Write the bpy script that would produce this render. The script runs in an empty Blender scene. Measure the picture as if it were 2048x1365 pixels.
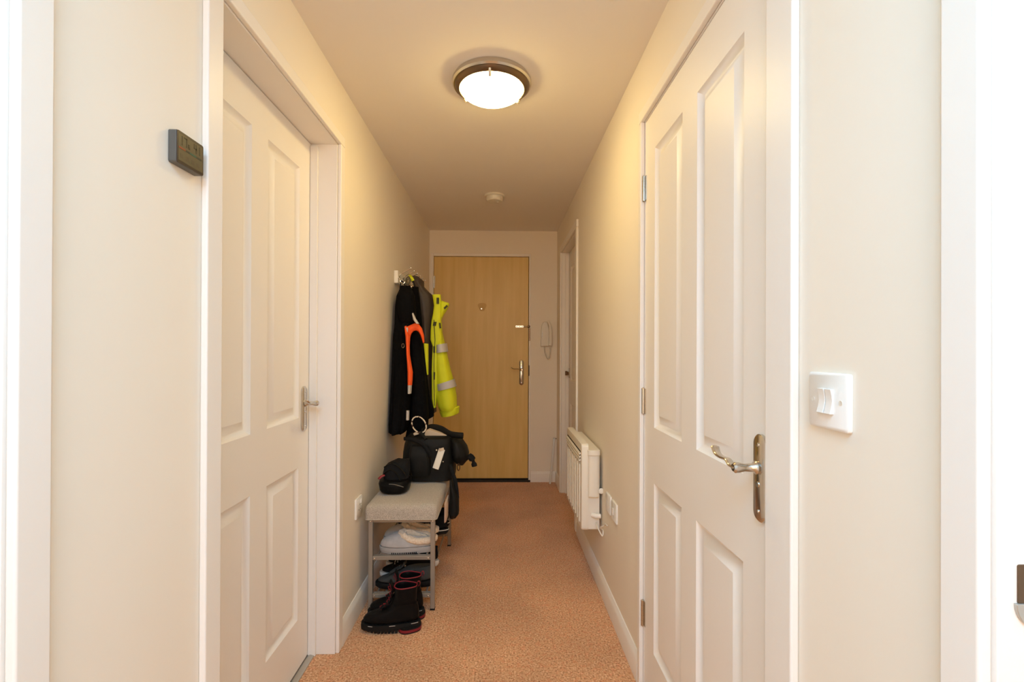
import bpy, bmesh, math, random
from mathutils import Vector, Matrix
random.seed(7)
PI = math.pi
SC = bpy.context.scene
COL = SC.collection

# ---------------------------------------------------------------- camera
F_PX, YAW, PITCH, ROLL, SX, SY, EYE = 931.2, .0214, .0029, .0039, -2.3, 12.6, 1.20
fwd = Vector((math.sin(YAW)*math.cos(PITCH), math.cos(YAW)*math.cos(PITCH), math.sin(PITCH)))
r0 = Vector((math.cos(YAW), -math.sin(YAW), 0)); u0 = r0.cross(fwd)
rgt = math.cos(ROLL)*r0 + math.sin(ROLL)*u0
upv = -math.sin(ROLL)*r0 + math.cos(ROLL)*u0
ORG = Vector((0, 0, EYE))
cam_d = bpy.data.cameras.new('camera'); cam = bpy.data.objects.new('camera', cam_d); COL.objects.link(cam)
cam.matrix_world = Matrix(((rgt.x, upv.x, -fwd.x, 0), (rgt.y, upv.y, -fwd.y, 0), (rgt.z, upv.z, -fwd.z, EYE), (0, 0, 0, 1)))
cam_d.sensor_width = 36; cam_d.lens = F_PX/2048*36
cam_d.shift_x = -SX/2048; cam_d.shift_y = SY/2048; cam_d.clip_start = .02
SC.camera = cam

# ---------------------------------------------------------------- colour management, world, large lights
SC.view_settings.view_transform = 'Standard'; SC.view_settings.look = 'None'
SC.view_settings.gamma = 1; SC.view_settings.use_curve_mapping = False
SC.view_settings.exposure = -0.02
SC.cycles.use_denoising = True
SC.cycles.max_bounces = 12; SC.cycles.diffuse_bounces = 8
SC.cycles.sample_clamp_indirect = 6
W = bpy.data.worlds.new('world'); SC.world = W; W.use_nodes = True
W.node_tree.nodes['Background'].inputs[0].default_value = (.80, .88, 1, 1)
W.node_tree.nodes['Background'].inputs[1].default_value = 1.5
def area(name, loc, rot, sx, sy, power, col):
    l = bpy.data.lights.new(name, 'AREA'); l.shape = 'RECTANGLE'; l.size = sx; l.size_y = sy
    l.energy = power; l.color = col
    o = bpy.data.objects.new(name, l); COL.objects.link(o); o.location = loc; o.rotation_euler = rot
    return o
REAR_POWER = 21
area('rear_fill', (-.07, -1.78, 1.42), (PI/2, 0, 0), .95, 1.45, REAR_POWER, (1.0, .52, .16))  # added warm fill lamp behind the camera, tint tuned, not real daylight
area('ceiling_bounce', (-.07, -.45, 2.255), (0, 0, 0), .9, .9, 41, (.20, .60, .98))
LAMP_GLOW, LAMP_POINT = 43.0, 1.5
LAMP_COL = (1.0, .80, .50)
GLOW_COL = (1.0, .74, .29)

# ---------------------------------------------------------------- materials
def mat(name, col, rough=.6, metal=0, spec=.5, noise=None, bump=None, col2=None, coat=0, emit=None, sheen=0):
    m = bpy.data.materials.new(name); m.use_nodes = True; nt = m.node_tree; b = nt.nodes['Principled BSDF']
    b.inputs['Base Color'].default_value = (*col, 1); b.inputs['Roughness'].default_value = rough
    b.inputs['Metallic'].default_value = metal; b.inputs['Specular IOR Level'].default_value = spec
    b.inputs['Coat Weight'].default_value = coat; b.inputs['Sheen Weight'].default_value = sheen
    if emit: b.inputs['Emission Color'].default_value = (*emit[0], 1); b.inputs['Emission Strength'].default_value = emit[1]
    tc = nt.nodes.new('ShaderNodeTexCoord')
    def nz(scale, detail=3, stretch=(1, 1, 1)):
        mp = nt.nodes.new('ShaderNodeMapping'); mp.inputs['Scale'].default_value = stretch
        n = nt.nodes.new('ShaderNodeTexNoise'); n.inputs['Scale'].default_value = scale; n.inputs['Detail'].default_value = detail
        nt.links.new(tc.outputs['Object'], mp.inputs[0]); nt.links.new(mp.outputs[0], n.inputs['Vector']); return n
    if noise and col2:
        n = nz(noise[0], noise[1], noise[2] if len(noise) > 2 else (1, 1, 1)); r = nt.nodes.new('ShaderNodeValToRGB')
        lo, hi = noise[3] if len(noise) > 3 else (.35, .65)
        r.color_ramp.elements[0].position = lo; r.color_ramp.elements[1].position = hi
        r.color_ramp.elements[0].color = (*col, 1); r.color_ramp.elements[1].color = (*col2, 1)
        nt.links.new(n.outputs['Fac'], r.inputs[0]); nt.links.new(r.outputs[0], b.inputs['Base Color'])
    if bump:
        n = nz(bump[0], 3, bump[2] if len(bump) > 2 else (1, 1, 1)); bp = nt.nodes.new('ShaderNodeBump')
        bp.inputs['Strength'].default_value = bump[1]; bp.inputs['Distance'].default_value = .004
        nt.links.new(n.outputs['Fac'], bp.inputs['Height']); nt.links.new(bp.outputs[0], b.inputs['Normal'])
    return m
M = {}
M['wall'] = mat('magnolia_wall_paint', (.845, .775, .665), .75, noise=(1.3, 2), col2=(.86, .79, .685), bump=(60, .06))
M['ceiling'] = mat('ceiling_paint', (.83, .785, .735), .85, bump=(50, .05))
M['gloss'] = mat('cream_gloss_paint', (.85, .805, .745), .42, spec=.28, noise=(2.0, 2), col2=(.86, .81, .755), bump=(25, .02))
M['gap'] = mat('dark_gap', (.03, .025, .02), .9)
M['nickel'] = mat('satin_nickel', (.62, .58, .52), .22, 1)
M['chrome'] = mat('chrome', (.8, .78, .75), .1, 1)
M['bronze'] = mat('dark_bronze', (.16, .105, .065), .3, .9)
M['veneer'] = mat('maple_veneer', (.69, .47, .15), .42, noise=(3, 4, (6, 1, .5)), col2=(.76, .53, .19), bump=(40, .02, (4, 1, .3)))
M['plastic'] = mat('white_plastic', (.86, .84, .80), .3)
M['plastic_old'] = mat('ivory_plastic', (.74, .70, .62), .35)
M['heater'] = mat('white_enamel', (.84, .80, .72), .35)
M['steel'] = mat('grey_painted_steel', (.33, .29, .245), .4, .35)
M['alu'] = mat('aluminium_strip', (.50, .48, .43), .4, .7)
M['tweed'] = mat('grey_tweed', (.28, .24, .19), .95, noise=(420, 2, (1, 1, 1), (.3, .7)), col2=(.60, .53, .45), bump=(400, .5), sheen=.2)
M['black'] = mat('black_fabric', (.008, .008, .009), .9, spec=.2, bump=(60, .4))
M['fleece'] = mat('black_fleece', (.005, .005, .006), 1.0, spec=.08, bump=(120, .6))
M['nylon'] = mat('black_nylon', (.0065, .0065, .006), .62, spec=.22, bump=(35, .5))
M['leather'] = mat('black_leather', (.0045, .0045, .005), .40, spec=.12, bump=(70, .2))
M['suede'] = mat('black_suede', (.008, .008, .008), .9, spec=.15)
M['lining'] = mat('brown_grey_lining', (.055, .040, .032), .6, bump=(40, .5))
M['hivis'] = mat('hi_vis_yellow', (.72, .78, .015), .7, bump=(45, .35))
M['orange'] = mat('hi_vis_orange', (.95, .11, .012), .7, bump=(60, .3))
M['reflect'] = mat('silver_reflective_tape', (.55, .53, .52), .45)
M['velcro'] = mat('dark_velcro', (.07, .075, .03), .95)
M['red'] = mat('dark_red_trim', (.20, .008, .018), .5)
M['redlace'] = mat('red_lace', (.20, .008, .014), .8)
M['white'] = mat('white_rubber', (.72, .70, .66), .5)
M['slipper'] = mat('grey_blue_suede', (.44, .42, .41), .9, noise=(40, 2), col2=(.50, .48, .47), bump=(120, .2), sheen=.3)
M['slipsole'] = mat('slipper_sole', (.40, .37, .35), .7)
M['fur'] = mat('cream_fur', (.78, .60, .42), 1.0, noise=(130, 3), col2=(.88, .73, .56), bump=(160, 1.0), sheen=.5)
M['pink'] = mat('pale_pink_cloth', (.68, .50, .40), .9, bump=(50, .3))
M['cream'] = mat('cream_bag_lining', (.60, .48, .35), .8)
M['tan'] = mat('tan_suede', (.34, .19, .08), .9)
M['tag'] = mat('off_white_tag', (.78, .76, .68), .5)
M['grey'] = mat('dark_grey_mesh', (.055, .055, .05), .85, bump=(200, .5))
M['olive'] = mat('olive_strap', (.10, .09, .055), .8)
M['case'] = mat('dark_grey_case', (.10, .095, .085), .45)
M['bezel'] = mat('black_bezel', (.03, .018, .014), .35)
M['lcd'] = mat('lcd_glass', (.105, .082, .042), .4, spec=.3)
M['digit'] = mat('lcd_digit', (.028, .018, .008), .5)
M['barred'] = mat('comfort_bar_red', (.22, .04, .012), .5)
M['bargreen'] = mat('comfort_bar_green', (.012, .08, .045), .5)
M['bardark'] = mat('comfort_bar_dark', (.015, .02, .018), .5)
M['stain'] = mat('door_stain', (.60, .37, .11), .5)
M['rubber'] = mat('black_sole_rubber', (.007, .007, .007), .65, spec=.25)

def carpet():
    m = bpy.data.materials.new('terracotta_carpet'); m.use_nodes = True; nt = m.node_tree; b = nt.nodes['Principled BSDF']
    b.inputs['Roughness'].default_value = 1; b.inputs['Specular IOR Level'].default_value = .1; b.inputs['Sheen Weight'].default_value = .25
    tc = nt.nodes.new('ShaderNodeTexCoord')
    def N(s, d=2):
        n = nt.nodes.new('ShaderNodeTexNoise'); n.inputs['Scale'].default_value = s; n.inputs['Detail'].default_value = d
        nt.links.new(tc.outputs['Object'], n.inputs['Vector']); return n
    def ramp(n, st):
        r = nt.nodes.new('ShaderNodeValToRGB'); e = r.color_ramp.elements
        while len(e) < len(st): e.new(.5)
        for q, (p, c) in zip(e, st): q.position = p; q.color = (*c, 1)
        nt.links.new(n.outputs['Fac'], r.inputs[0]); return r
    fine = ramp(N(150, 3), [(.32, (.36, .15, .055)), (.45, (.70, .35, .16)), (.56, (.79, .43, .22)), (.70, (.97, .67, .42))])
    wear = ramp(N(2.6, 4), [(.35, (.80, .80, .80)), (.62, (1, 1, 1))])
    tuft = ramp(N(48, 3), [(.36, (1.0, .86, .80)), (.50, (.96, .96, .92)), (.64, (1.0, 1.0, 1.0))])
    mx = nt.nodes.new('ShaderNodeMix'); mx.data_type = 'RGBA'; mx.blend_type = 'MULTIPLY'; mx.inputs['Factor'].default_value = 1
    nt.links.new(fine.outputs[0], mx.inputs['A']); nt.links.new(wear.outputs[0], mx.inputs['B'])
    m2 = nt.nodes.new('ShaderNodeMix'); m2.data_type = 'RGBA'; m2.blend_type = 'MULTIPLY'; m2.inputs['Factor'].default_value = 1
    nt.links.new(mx.outputs['Result'], m2.inputs['A']); nt.links.new(tuft.outputs[0], m2.inputs['B'])
    nt.links.new(m2.outputs['Result'], b.inputs['Base Color'])
    bp = nt.nodes.new('ShaderNodeBump'); bp.inputs['Strength'].default_value = .7; bp.inputs['Distance'].default_value = .004
    nt.links.new(N(260, 2).outputs['Fac'], bp.inputs['Height']); nt.links.new(bp.outputs[0], b.inputs['Normal'])
    return m
M['carpet'] = carpet()
def rope_mat():
    m = mat('speckled_cord', (.70, .58, .42), .8); nt = m.node_tree; b = nt.nodes['Principled BSDF']
    tc = nt.nodes.new('ShaderNodeTexCoord'); n = nt.nodes.new('ShaderNodeTexVoronoi'); n.inputs['Scale'].default_value = 95
    r = nt.nodes.new('ShaderNodeValToRGB'); r.color_ramp.interpolation = 'CONSTANT'
    r.color_ramp.elements[0].color = (.07, .03, .02, 1); r.color_ramp.elements[1].color = (.72, .62, .48, 1); r.color_ramp.elements[1].position = .36
    sp = nt.nodes.new('ShaderNodeSeparateColor')
    nt.links.new(tc.outputs['Object'], n.inputs['Vector']); nt.links.new(n.outputs['Color'], sp.inputs[0])
    nt.links.new(sp.outputs[0], r.inputs[0]); nt.links.new(r.outputs[0], b.inputs['Base Color']); return m
M['rope'] = rope_mat()
def dome_mat():
    """frosted glass: partly clear, partly glowing from the bulb behind it"""
    m = bpy.data.materials.new('frosted_lamp_glass'); m.use_nodes = True; nt = m.node_tree
    b = nt.nodes['Principled BSDF']; out = nt.nodes['Material Output']
    b.inputs['Base Color'].default_value = (.9, .85, .72, 1); b.inputs['Roughness'].default_value = .35
    b.inputs['Emission Color'].default_value = (*GLOW_COL, 1); b.inputs['Emission Strength'].default_value = LAMP_GLOW
    t = nt.nodes.new('ShaderNodeBsdfTransparent'); t.inputs[0].default_value = (1, .95, .85, 1)
    mx = nt.nodes.new('ShaderNodeMixShader'); mx.inputs[0].default_value = .08
    nt.links.new(b.outputs[0], mx.inputs[1]); nt.links.new(t.outputs[0], mx.inputs[2]); nt.links.new(mx.outputs[0], out.inputs[0])
    return m
M['dome'] = dome_mat()

# ---------------------------------------------------------------- helpers
def tag(o, label=None, cat=None, group=None, kind=None):
    if label: o['label'] = label
    if cat: o['category'] = cat
    if group: o['group'] = group
    if kind: o['kind'] = kind
    return o
def empty(name, loc=(0, 0, 0), rz=0):
    o = bpy.data.objects.new(name, None); COL.objects.link(o); o.location = loc; o.rotation_euler = (0, 0, rz)
    o.empty_display_size = .05; return o
def link(name, bm, m, parent=None, smooth=True, bevel=0, sub=0, recalc=True):
    if recalc: bmesh.ops.recalc_face_normals(bm, faces=bm.faces)
    me = bpy.data.meshes.new(name); bm.to_mesh(me); bm.free()
    me.materials.append(m if not isinstance(m, str) else M[m])
    if smooth:
        me.polygons.foreach_set('use_smooth', [True]*len(me.polygons))
    o = bpy.data.objects.new(name, me); COL.objects.link(o)
    if bevel:
        b = o.modifiers.new('bevel', 'BEVEL'); b.width = bevel; b.segments = 2; b.limit_method = 'ANGLE'; b.angle_limit = math.radians(40)
        b.harden_normals = True
    if sub:
        s = o.modifiers.new('sub', 'SUBSURF'); s.levels = sub; s.render_levels = sub
    if smooth and not sub:
        try: me.set_sharp_from_angle(angle=math.radians(40))
        except Exception: pass
    if parent: o.parent = parent
    return o
class MB:
    def __init__(s): s.bm = bmesh.new()
    def box(s, x0, x1, y0, y1, z0, z1, mtx=None):
        vs = [Vector((x, y, z)) for x in (x0, x1) for y in (y0, y1) for z in (z0, z1)]
        if mtx: vs = [mtx @ v for v in vs]
        v = [s.bm.verts.new(p) for p in vs]
        for f in ((0, 1, 3, 2), (4, 6, 7, 5), (0, 4, 5, 1), (2, 3, 7, 6), (0, 2, 6, 4), (1, 5, 7, 3)): s.bm.faces.new([v[i] for i in f])
        return s
    def rings(s, rings, cap0=True, cap1=True, closed=True):
        R = [[s.bm.verts.new(p) for p in r] for r in rings]; n = len(R[0])
        for a, b in zip(R, R[1:]):
            for i in range(n if closed else n-1):
                j = (i+1) % n; s.bm.faces.new((a[i], a[j], b[j], b[i]))
        if cap0: s.bm.faces.new(R[0][::-1])
        if cap1: s.bm.faces.new(R[-1])
        return s
    def lathe(s, prof, c, axis='z', n=32, cap0=False, cap1=False):
        rings = []
        for r, h in prof:
            rr = []
            for i in range(n):
                a = 2*PI*i/n; u, v = r*math.cos(a), r*math.sin(a)
                p = {'z': (u, v, h), 'x': (h, u, v), 'y': (u, h, v)}[axis]
                rr.append(Vector(c)+Vector(p))
            rings.append(rr)
        return s.rings(rings, cap0, cap1)
    def tube(s, pts, r, n=10, flat=1.0, side=None, closed=False):
        pts = [Vector(p) for p in pts]; rings = []; m = len(pts); prev = None
        for i, p in enumerate(pts):
            if closed: t = (pts[(i+1) % m]-pts[i-1]).normalized()
            else: t = (pts[min(i+1, m-1)]-pts[max(i-1, 0)]).normalized()
            if side is not None: a = (Vector(side)-t*t.dot(Vector(side))).normalized()
            elif prev is not None: a = (prev-t*t.dot(prev)).normalized()
            else: a = t.orthogonal().normalized()
            prev = a; b = t.cross(a); rad = r[i] if isinstance(r, (list, tuple)) else r
            rings.append([p+a*rad*math.cos(2*PI*k/n)+b*rad*flat*math.sin(2*PI*k/n) for k in range(n)])
        if closed: rings.append(None)
        if closed:
            rings.pop(); R = [[s.bm.verts.new(p) for p in q] for q in rings]
            for i in range(m):
                a, b = R[i], R[(i+1) % m]
                for k in range(n): s.bm.faces.new((a[k], a[(k+1) % n], b[(k+1) % n], b[k]))
            return s
        return s.rings(rings)
    def prism(s, poly, y0, y1, conv=None):
        """poly of (x,z) extruded in y, or through conv(x,z,y)->Vector"""
        c = conv or (lambda x, z, y: Vector((x, y, z)))
        return s.rings([[c(x, z, y0) for x, z in poly], [c(x, z, y1) for x, z in poly]])
    def ball(s, c, r, sc=(1, 1, 1), n=12):
        rings = []
        for i in range(1, n):
            a = PI*i/n; rings.append([Vector((c[0]+r*sc[0]*math.sin(a)*math.cos(2*PI*k/16), c[1]+r*sc[1]*math.sin(a)*math.sin(2*PI*k/16), c[2]+r*sc[2]*math.cos(a))) for k in range(16)])
        return s.rings(rings)
    def out(s, name, m, parent=None, **k): return link(name, s.bm, m, parent, **k)
def rrect(cx, cz, w, h, r, n=6):
    p = []
    for sx, sz, a0 in ((1, 1, 0), (-1, 1, 90), (-1, -1, 180), (1, -1, 270)):
        for k in range(n+1):
            a = math.radians(a0+90*k/n); p.append((cx+sx*(w/2-r)+r*math.cos(a), cz+sz*(h/2-r)+r*math.sin(a)))
    return p
def smooth_path(pts, k=6):
    pts = [Vector(p) for p in pts]; out = []
    for i in range(len(pts)-1):
        p0 = pts[max(i-1, 0)]; p1 = pts[i]; p2 = pts[i+1]; p3 = pts[min(i+2, len(pts)-1)]
        for j in range(k):
            t = j/k; out.append(.5*((2*p1)+(p2-p0)*t+(2*p0-5*p1+4*p2-p3)*t*t+(3*p1-p0-3*p2+p3)*t**3))
    out.append(pts[-1]); return out
def at(px, py, Y):
    """point of the photograph's view that lies at depth Y down the corridor"""
    d = fwd + rgt*((px-1024-SX)/F_PX) - upv*((py-682.5-SY)/F_PX)
    return ORG + d*(Y/d.y)

# ---------------------------------------------------------------- room shell
XL, XR, YE, ZC, YB = -.645, .5065, 4.196, 2.262, -1.9
T = .16            # wall thickness
HD = 2.0           # clear door height
L_DOORS = [(-.152, .616), (1.072, 1.840)]
R_DOORS = [(-.304, .464), (.862, 1.630), (3.10, 3.868)]
J = .03
def side_wall(name, x0, x1, doors):
    b = MB(); y = YB-.15
    for a, c in doors:
        b.box(x0, x1, y, a-J, 0, ZC); b.box(x0, x1, a-J, c+J, HD+J, ZC); y = c+J
    b.box(x0, x1, y, YE+.15, 0, ZC)
    return tag(b.out(name, 'wall', smooth=False), kind='structure')
side_wall('wall_left', XL-T, XL, L_DOORS)
side_wall('wall_right', XR, XR+T, R_DOORS)
EX0, EX1, EH = -.631, .268, 2.056
b = MB(); b.box(XL, EX0, YE, YE+.15, 0, ZC); b.box(EX0, EX1, YE, YE+.15, EH, ZC); b.box(EX1, XR, YE, YE+.15, 0, ZC)
tag(b.out('wall_far', 'wall', smooth=False), kind='structure')
b = MB(); wx0, wx1, wz0, wz1 = -.55, .41, .70, 2.15
b.box(XL, wx0, YB-.15, YB, 0, ZC).box(wx1, XR, YB-.15, YB, 0, ZC).box(wx0, wx1, YB-.15, YB, 0, wz0).box(wx0, wx1, YB-.15, YB, wz1, ZC)
tag(b.out('wall_near', 'wall', smooth=False), kind='structure')
w = tag(empty('added_window_1', (0, YB-.08, 0)), kind='structure')  # unseen window, added to give the rear fill lamp an opening
b = MB(); t_ = .05
b.box(wx0, wx0+t_, -.03, .03, wz0, wz1).box(wx1-t_, wx1, -.03, .03, wz0, wz1).box(wx0+t_, wx1-t_, -.03, .03, wz0, wz0+t_).box(wx0+t_, wx1-t_, -.03, .03, wz1-t_, wz1).box(-.09, -.05, -.025, .025, wz0+t_, wz1-t_)
b.out('window_frame', 'gloss', w, bevel=.003)
gl = mat('window_glass', (1, 1, 1), .0); gl.node_tree.nodes['Principled BSDF'].inputs['Transmission Weight'].default_value = 1
b = MB(); b.box(wx0+t_, -.09, -.003, .003, wz0+t_, wz1-t_); b.box(-.05, wx1-t_, -.003, .003, wz0+t_, wz1-t_); b.out('pane', gl, w, smooth=False)
b = MB(); b.box(XL-.9, XR+.9, YB-.15, YE+.15, -.10, 0); tag(b.out('floor', 'carpet', smooth=False), kind='structure')
b = MB(); b.box(XL-T, XR+T, YB-.15, YE+.15, ZC, ZC+.1); tag(b.out('ceiling', 'ceiling', smooth=False), kind='structure')

def skirting(name, segs, fx):
    """segs of (a0,a1) along the wall; fx(a, out, z)->Vector"""
    b = MB(); prof = [(0, 0), (.015, 0), (.015, .070), (.011, .082), (.004, .094), (0, .094)]
    for a0, a1 in segs: b.rings([[fx(a0, o, z) for o, z in prof], [fx(a1, o, z) for o, z in prof]])
    return tag(b.out(name, 'gloss'), kind='structure')
skirting('baseboard_left', [(YB, -.152-.056), (.668, 1.012), (1.886, YE-.0)], lambda a, o, z: Vector((XL+o, a, z)))
skirting('baseboard_right', [(YB, -.304-.05), (.514, .776), (1.664, 3.00), (3.92, YE)], lambda a, o, z: Vector((XR-o, a, z)))
skirting('baseboard_far', [(.272, XR-.015)], lambda a, o, z: Vector((a, YE-o, z)))
skirting('baseboard_near', [(XL+.015, XR-.015)], lambda a, o, z: Vector((a, YB+o, z)))

# ---------------------------------------------------------------- doors
def panel_leaf(w, h, z0, mirror=False):
    """moulded four panel leaf, front face at y=0 looking to -y"""
    bm = bmesh.new()
    st, mu = .098, .098; pw = (w-2*st-mu)/2
    xs = [0, st, st+pw, st+pw+mu, w-st, w]
    zs = [z0, z0+.185, .757, .940, 1.868, h]
    def V(x, y, z): return bm.verts.new((x, y, z))
    for i in range(5):
        for k in range(5):
            if i in (1, 3) and k in (1, 3):
                x0, x1, a, c = xs[i], xs[i+1], zs[k], zs[k+1]
                lv = [(0, 0), (.003, .003), (.013, .0125), (.019, .0135), (.042, .0025), (.044, .001), (.046, .001)]
                prev = None
                for ins, d in lv:
                    r = [V(x0+ins, d, a+ins), V(x1-ins, d, a+ins), V(x1-ins, d, c-ins), V(x0+ins, d, c-ins)]
                    if prev:
                        for q in range(4): bm.faces.new((prev[q], prev[(q+1) % 4], r[(q+1) % 4], r[q]))
                    prev = r
                bm.faces.new(prev)
            else:
                bm.faces.new((V(xs[i], 0, zs[k]), V(xs[i+1], 0, zs[k]), V(xs[i+1], 0, zs[k+1]), V(xs[i], 0, zs[k+1])))
    bmesh.ops.remove_doubles(bm, verts=bm.verts, dist=1e-5)
    t = .035
    edge = [e for e in bm.edges if e.is_boundary]
    g = bmesh.ops.extrude_edge_only(bm, edges=edge); nv = [v for v in g['geom'] if isinstance(v, bmesh.types.BMVert)]
    for v in nv: v.co.y = t
    be = [e for e in bm.edges if e.is_boundary]; bmesh.ops.holes_fill(bm, edges=be, sides=0)
    return bm
def lever_handle(parent, x, z, to, y=0, plate_m='nickel', name='door_handle', ph=.17, pw=.040):
    """back plate on the face y, lever reaching in x direction `to`"""
    b = MB(); b.rings([[Vector((px, y-.0005, pz)) for px, pz in rrect(x, z, pw, ph, pw/2-.0005)],
                       [Vector((px, y-.006, pz)) for px, pz in rrect(x, z, pw, ph, pw/2-.0005)],
                       [Vector((px, y-.009, pz)) for px, pz in rrect(x, z, pw-.008, ph-.008, pw/2-.0045)]])
    h = b.out(name, plate_m, parent)
    for dz in (ph/2-.02, -ph/2+.02):
        c = MB(); c.lathe([(.0042, y-.009), (.0042, y-.0105), (.002, y-.011)], (x, 0, z+dz), 'y', 12, cap1=True); c.out('screw', 'chrome', h)
    zl = z+ph*.12
    c = MB(); c.lathe([(.013, y-.008), (.013, y-.014), (.0085, y-.019), (.0075, y-.036), (.010, y-.046), (.0105, y-.054), (.007, y-.058)], (x, 0, zl), 'y', 20, cap1=True)
    pts = smooth_path([(x, y-.050, zl), (x+to*.018, y-.052, zl+.001), (x+to*.034, y-.052, zl+.008), (x+to*.058, y-.052, zl+.007), (x+to*.080, y-.051, zl+.010), (x+to*.096, y-.049, zl+.022)], 5)
    n = len(pts); c.tube(pts, [.0095-.002*abs(math.sin(PI*i/(n-1))) if i < n-1 else .006 for i in range(n)], 12, flat=.45, side=(0, 1, 0))
    c.out('lever', plate_m, h)
    c = MB(); c.lathe([(.0055, y-.009), (.0055, y-.011)], (x, 0, z-.012), 'y', 12, cap1=True); c.out('privacy_pin', 'chrome', h)
    return h
def hinge(parent, x, z, h=.09, y=0):
    b = MB(); b.lathe([(.0025, z-h/2-.003), (.0058, z-h/2), (.0058, z+h/2), (.0025, z+h/2+.003)], (x, y-.005, 0), 'z', 14, cap0=True, cap1=True)
    b.box(x-.014, x-.001, y-.0015, y+.001, z-h/2+.001, z+h/2-.001); b.box(x+.001, x+.014, y-.0015, y+.001, z-h/2+.001, z+h/2-.001)
    for i in range(1, 5): b.lathe([(.0062, z-h/2+h*i/5-.0008), (.0062, z-h/2+h*i/5+.0008)], (x, y-.005, 0), 'z', 12)
    return b.out('hinge', 'nickel', parent)
def door(n, loc, rz, w, recess, aw=(.05, .05, .045), stop_front=True, at_=.015):
    d = tag(empty('door_%d' % n, loc, rz), kind='structure')
    fr = MB(); g = .0
    fr.box(-J, 0, 0, T, 0, HD).box(w, w+J, 0, T, 0, HD).box(-J, w+J, 0, T, HD, HD+J)
    sy0, sy1 = (recess-.030, recess-.001) if stop_front else (recess+.037, recess+.062)
    fr.box(0, .012, sy0, sy1, 0, HD-.012).box(w-.012, w, sy0, sy1, 0, HD-.012)
    fr.out('door_lining', 'gloss', d, bevel=.0015)
    a = MB(); sb = .004
    for x0, x1 in ((-sb-aw[0], -sb), (w+sb, w+sb+aw[1])): a.box(x0, x1, -at_, 0, 0, HD+sb)
    a.box(-sb-aw[0], w+sb+aw[1], -at_, 0, HD+sb, HD+sb+aw[2])
    a.out('architrave', 'gloss', d, bevel=.004)
    bm = panel_leaf(w-.006, HD-.003, .008); bm.transform(Matrix.Translation((.003, recess, 0)))
    leaf = link('door_leaf', bm, 'gloss', d, smooth=True)
    # board coloured dark for the unlit room beyond, closes the opening
    c = MB(); c.box(-J, w+J, T, T+.02, 0, HD+J); c.out('dark_backing', 'gap', d, smooth=False)
    return d, leaf
# left wall (local x runs away from the camera)
d1, _ = door(1, (XL, L_DOORS[0][0], 0), PI/2, .768, .106, (.052, .050, .045))
lever_handle(d1, .768-.05, .96, -1, .106)
d2, _ = door(2, (XL, L_DOORS[1][0], 0), PI/2, .768, .102, (.056, .044, .040))
lever_handle(d2, .768-.062, .970, -1, .102)
# right wall (local x runs towards the camera)
d3, _ = door(3, (XR, R_DOORS[1][1], 0), -PI/2, .768, .001, (.028, .080, .040), stop_front=False)
lever_handle(d3, .768-.030, .951, -1, .001)
for z in (1.766, 1.018, .273): hinge(d3, .001, z, .088, 0)
d4, _ = door(4, (XR, R_DOORS[2][1], 0), -PI/2, .768, .060, (.045, .056, .050))
b = MB(); b.prism(rrect(.052, 1.0, .034, .080, .012), .051, .0595); tt = b.out('turn_plate', 'nickel', d4, bevel=.002)
b = MB(); b.lathe([(.0125, .052), (.0125, .044), (.009, .040)], (.052, 0, 1.0), 'y', 18, cap1=True); b.box(.048, .056, .022, .042, .982, 1.018); b.out('thumb_turn', 'bronze', tt, bevel=.001)
d5, _ = door(5, (XR, R_DOORS[0][1], 0), -PI/2, .768, .085, (.045, .045, .045))
cvx = lambda x, z, y: Vector((y, x, z))
b = MB(); b.prism(rrect(.0365, .962, .033, .040, .002, 2), -.0002, .0016, cvx); k = b.out('strike_plate', 'bronze', d5, bevel=.0004)
b = MB(); b.prism([(.0165, .943), (.055, .943)]+[(.0358+.0193*math.cos(q), .943-.024*math.sin(q)) for q in [PI*i/12 for i in range(1, 12)]], -.0002, .0035, cvx); b.out('strike_lip', 'alu', k, bevel=.001)
lever_handle(d5, .70, .96, -1, .085)
# entrance door in the far wall
d6 = tag(empty('door_6', (0, YE, 0), 0), kind='structure')
b = MB(); fo = .008
b.box(EX0, -.607, -fo, .10, 0, EH).box(.252, EX1, -fo, .10, 0, EH).box(-.607, .252, -fo, .10, 2.030, EH)
b.out('door_frame', 'gloss', d6, bevel=.003)
b = MB(); b.box(-.607, .252, .055, .10, 0, 2.03); b.out('rebate', 'gap', d6, smooth=False)
b = MB(); b.box(-.604, .248, .006, .050, .030, 2.027); leaf6 = b.out('door_leaf', 'veneer', d6, bevel=.0015)
b = MB(); b.box(-.607, EX1, -.012, .055, 0, .018); b.out('threshold', 'gap', d6, bevel=.002)
lever_handle(d6, .187, .985, -1, .006, ph=.225, pw=.040)
hinge(d6, -.607, 1.797, .11, 0); hinge(d6, -.607, 1.05, .11, 0); hinge(d6, -.607, .25, .11, 0)
b = MB(); b.lathe([(.009, .005), (.009, .002), (.006, .001), (.004, .004)], (-.176, 0, 1.558), 'y', 20, cap1=True); b.out('peephole', 'chrome', d6)
b = MB(); b.box(.131, .205, .000, .006, 1.390, 1.410); b.tube([(.205, -.004, 1.40), (.232, -.010, 1.40)], .006, 10); kp = b.out('door_chain_keeper', 'nickel', d6, bevel=.002)
for x in (.143, .168, .193):
    b = MB(); b.lathe([(.004, -.0002), (.004, -.0012)], (x, 0, 1.40), 'y', 10, cap1=True); b.out('screw', 'bezel', kp)
b = MB(); b.box(.251, .265, -.0095, -.0075, 1.272, 1.385); b.tube([(.238, -.010, 1.40), (.262, -.012, 1.40)], .009, 10); b.out('security_bolt', 'bronze', d6, bevel=.001)
b = MB(); b.box(.249, .258, -.010, -.0075, .955, 1.05); b.out('strike_plate', 'bezel', d6, bevel=.001)
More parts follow.
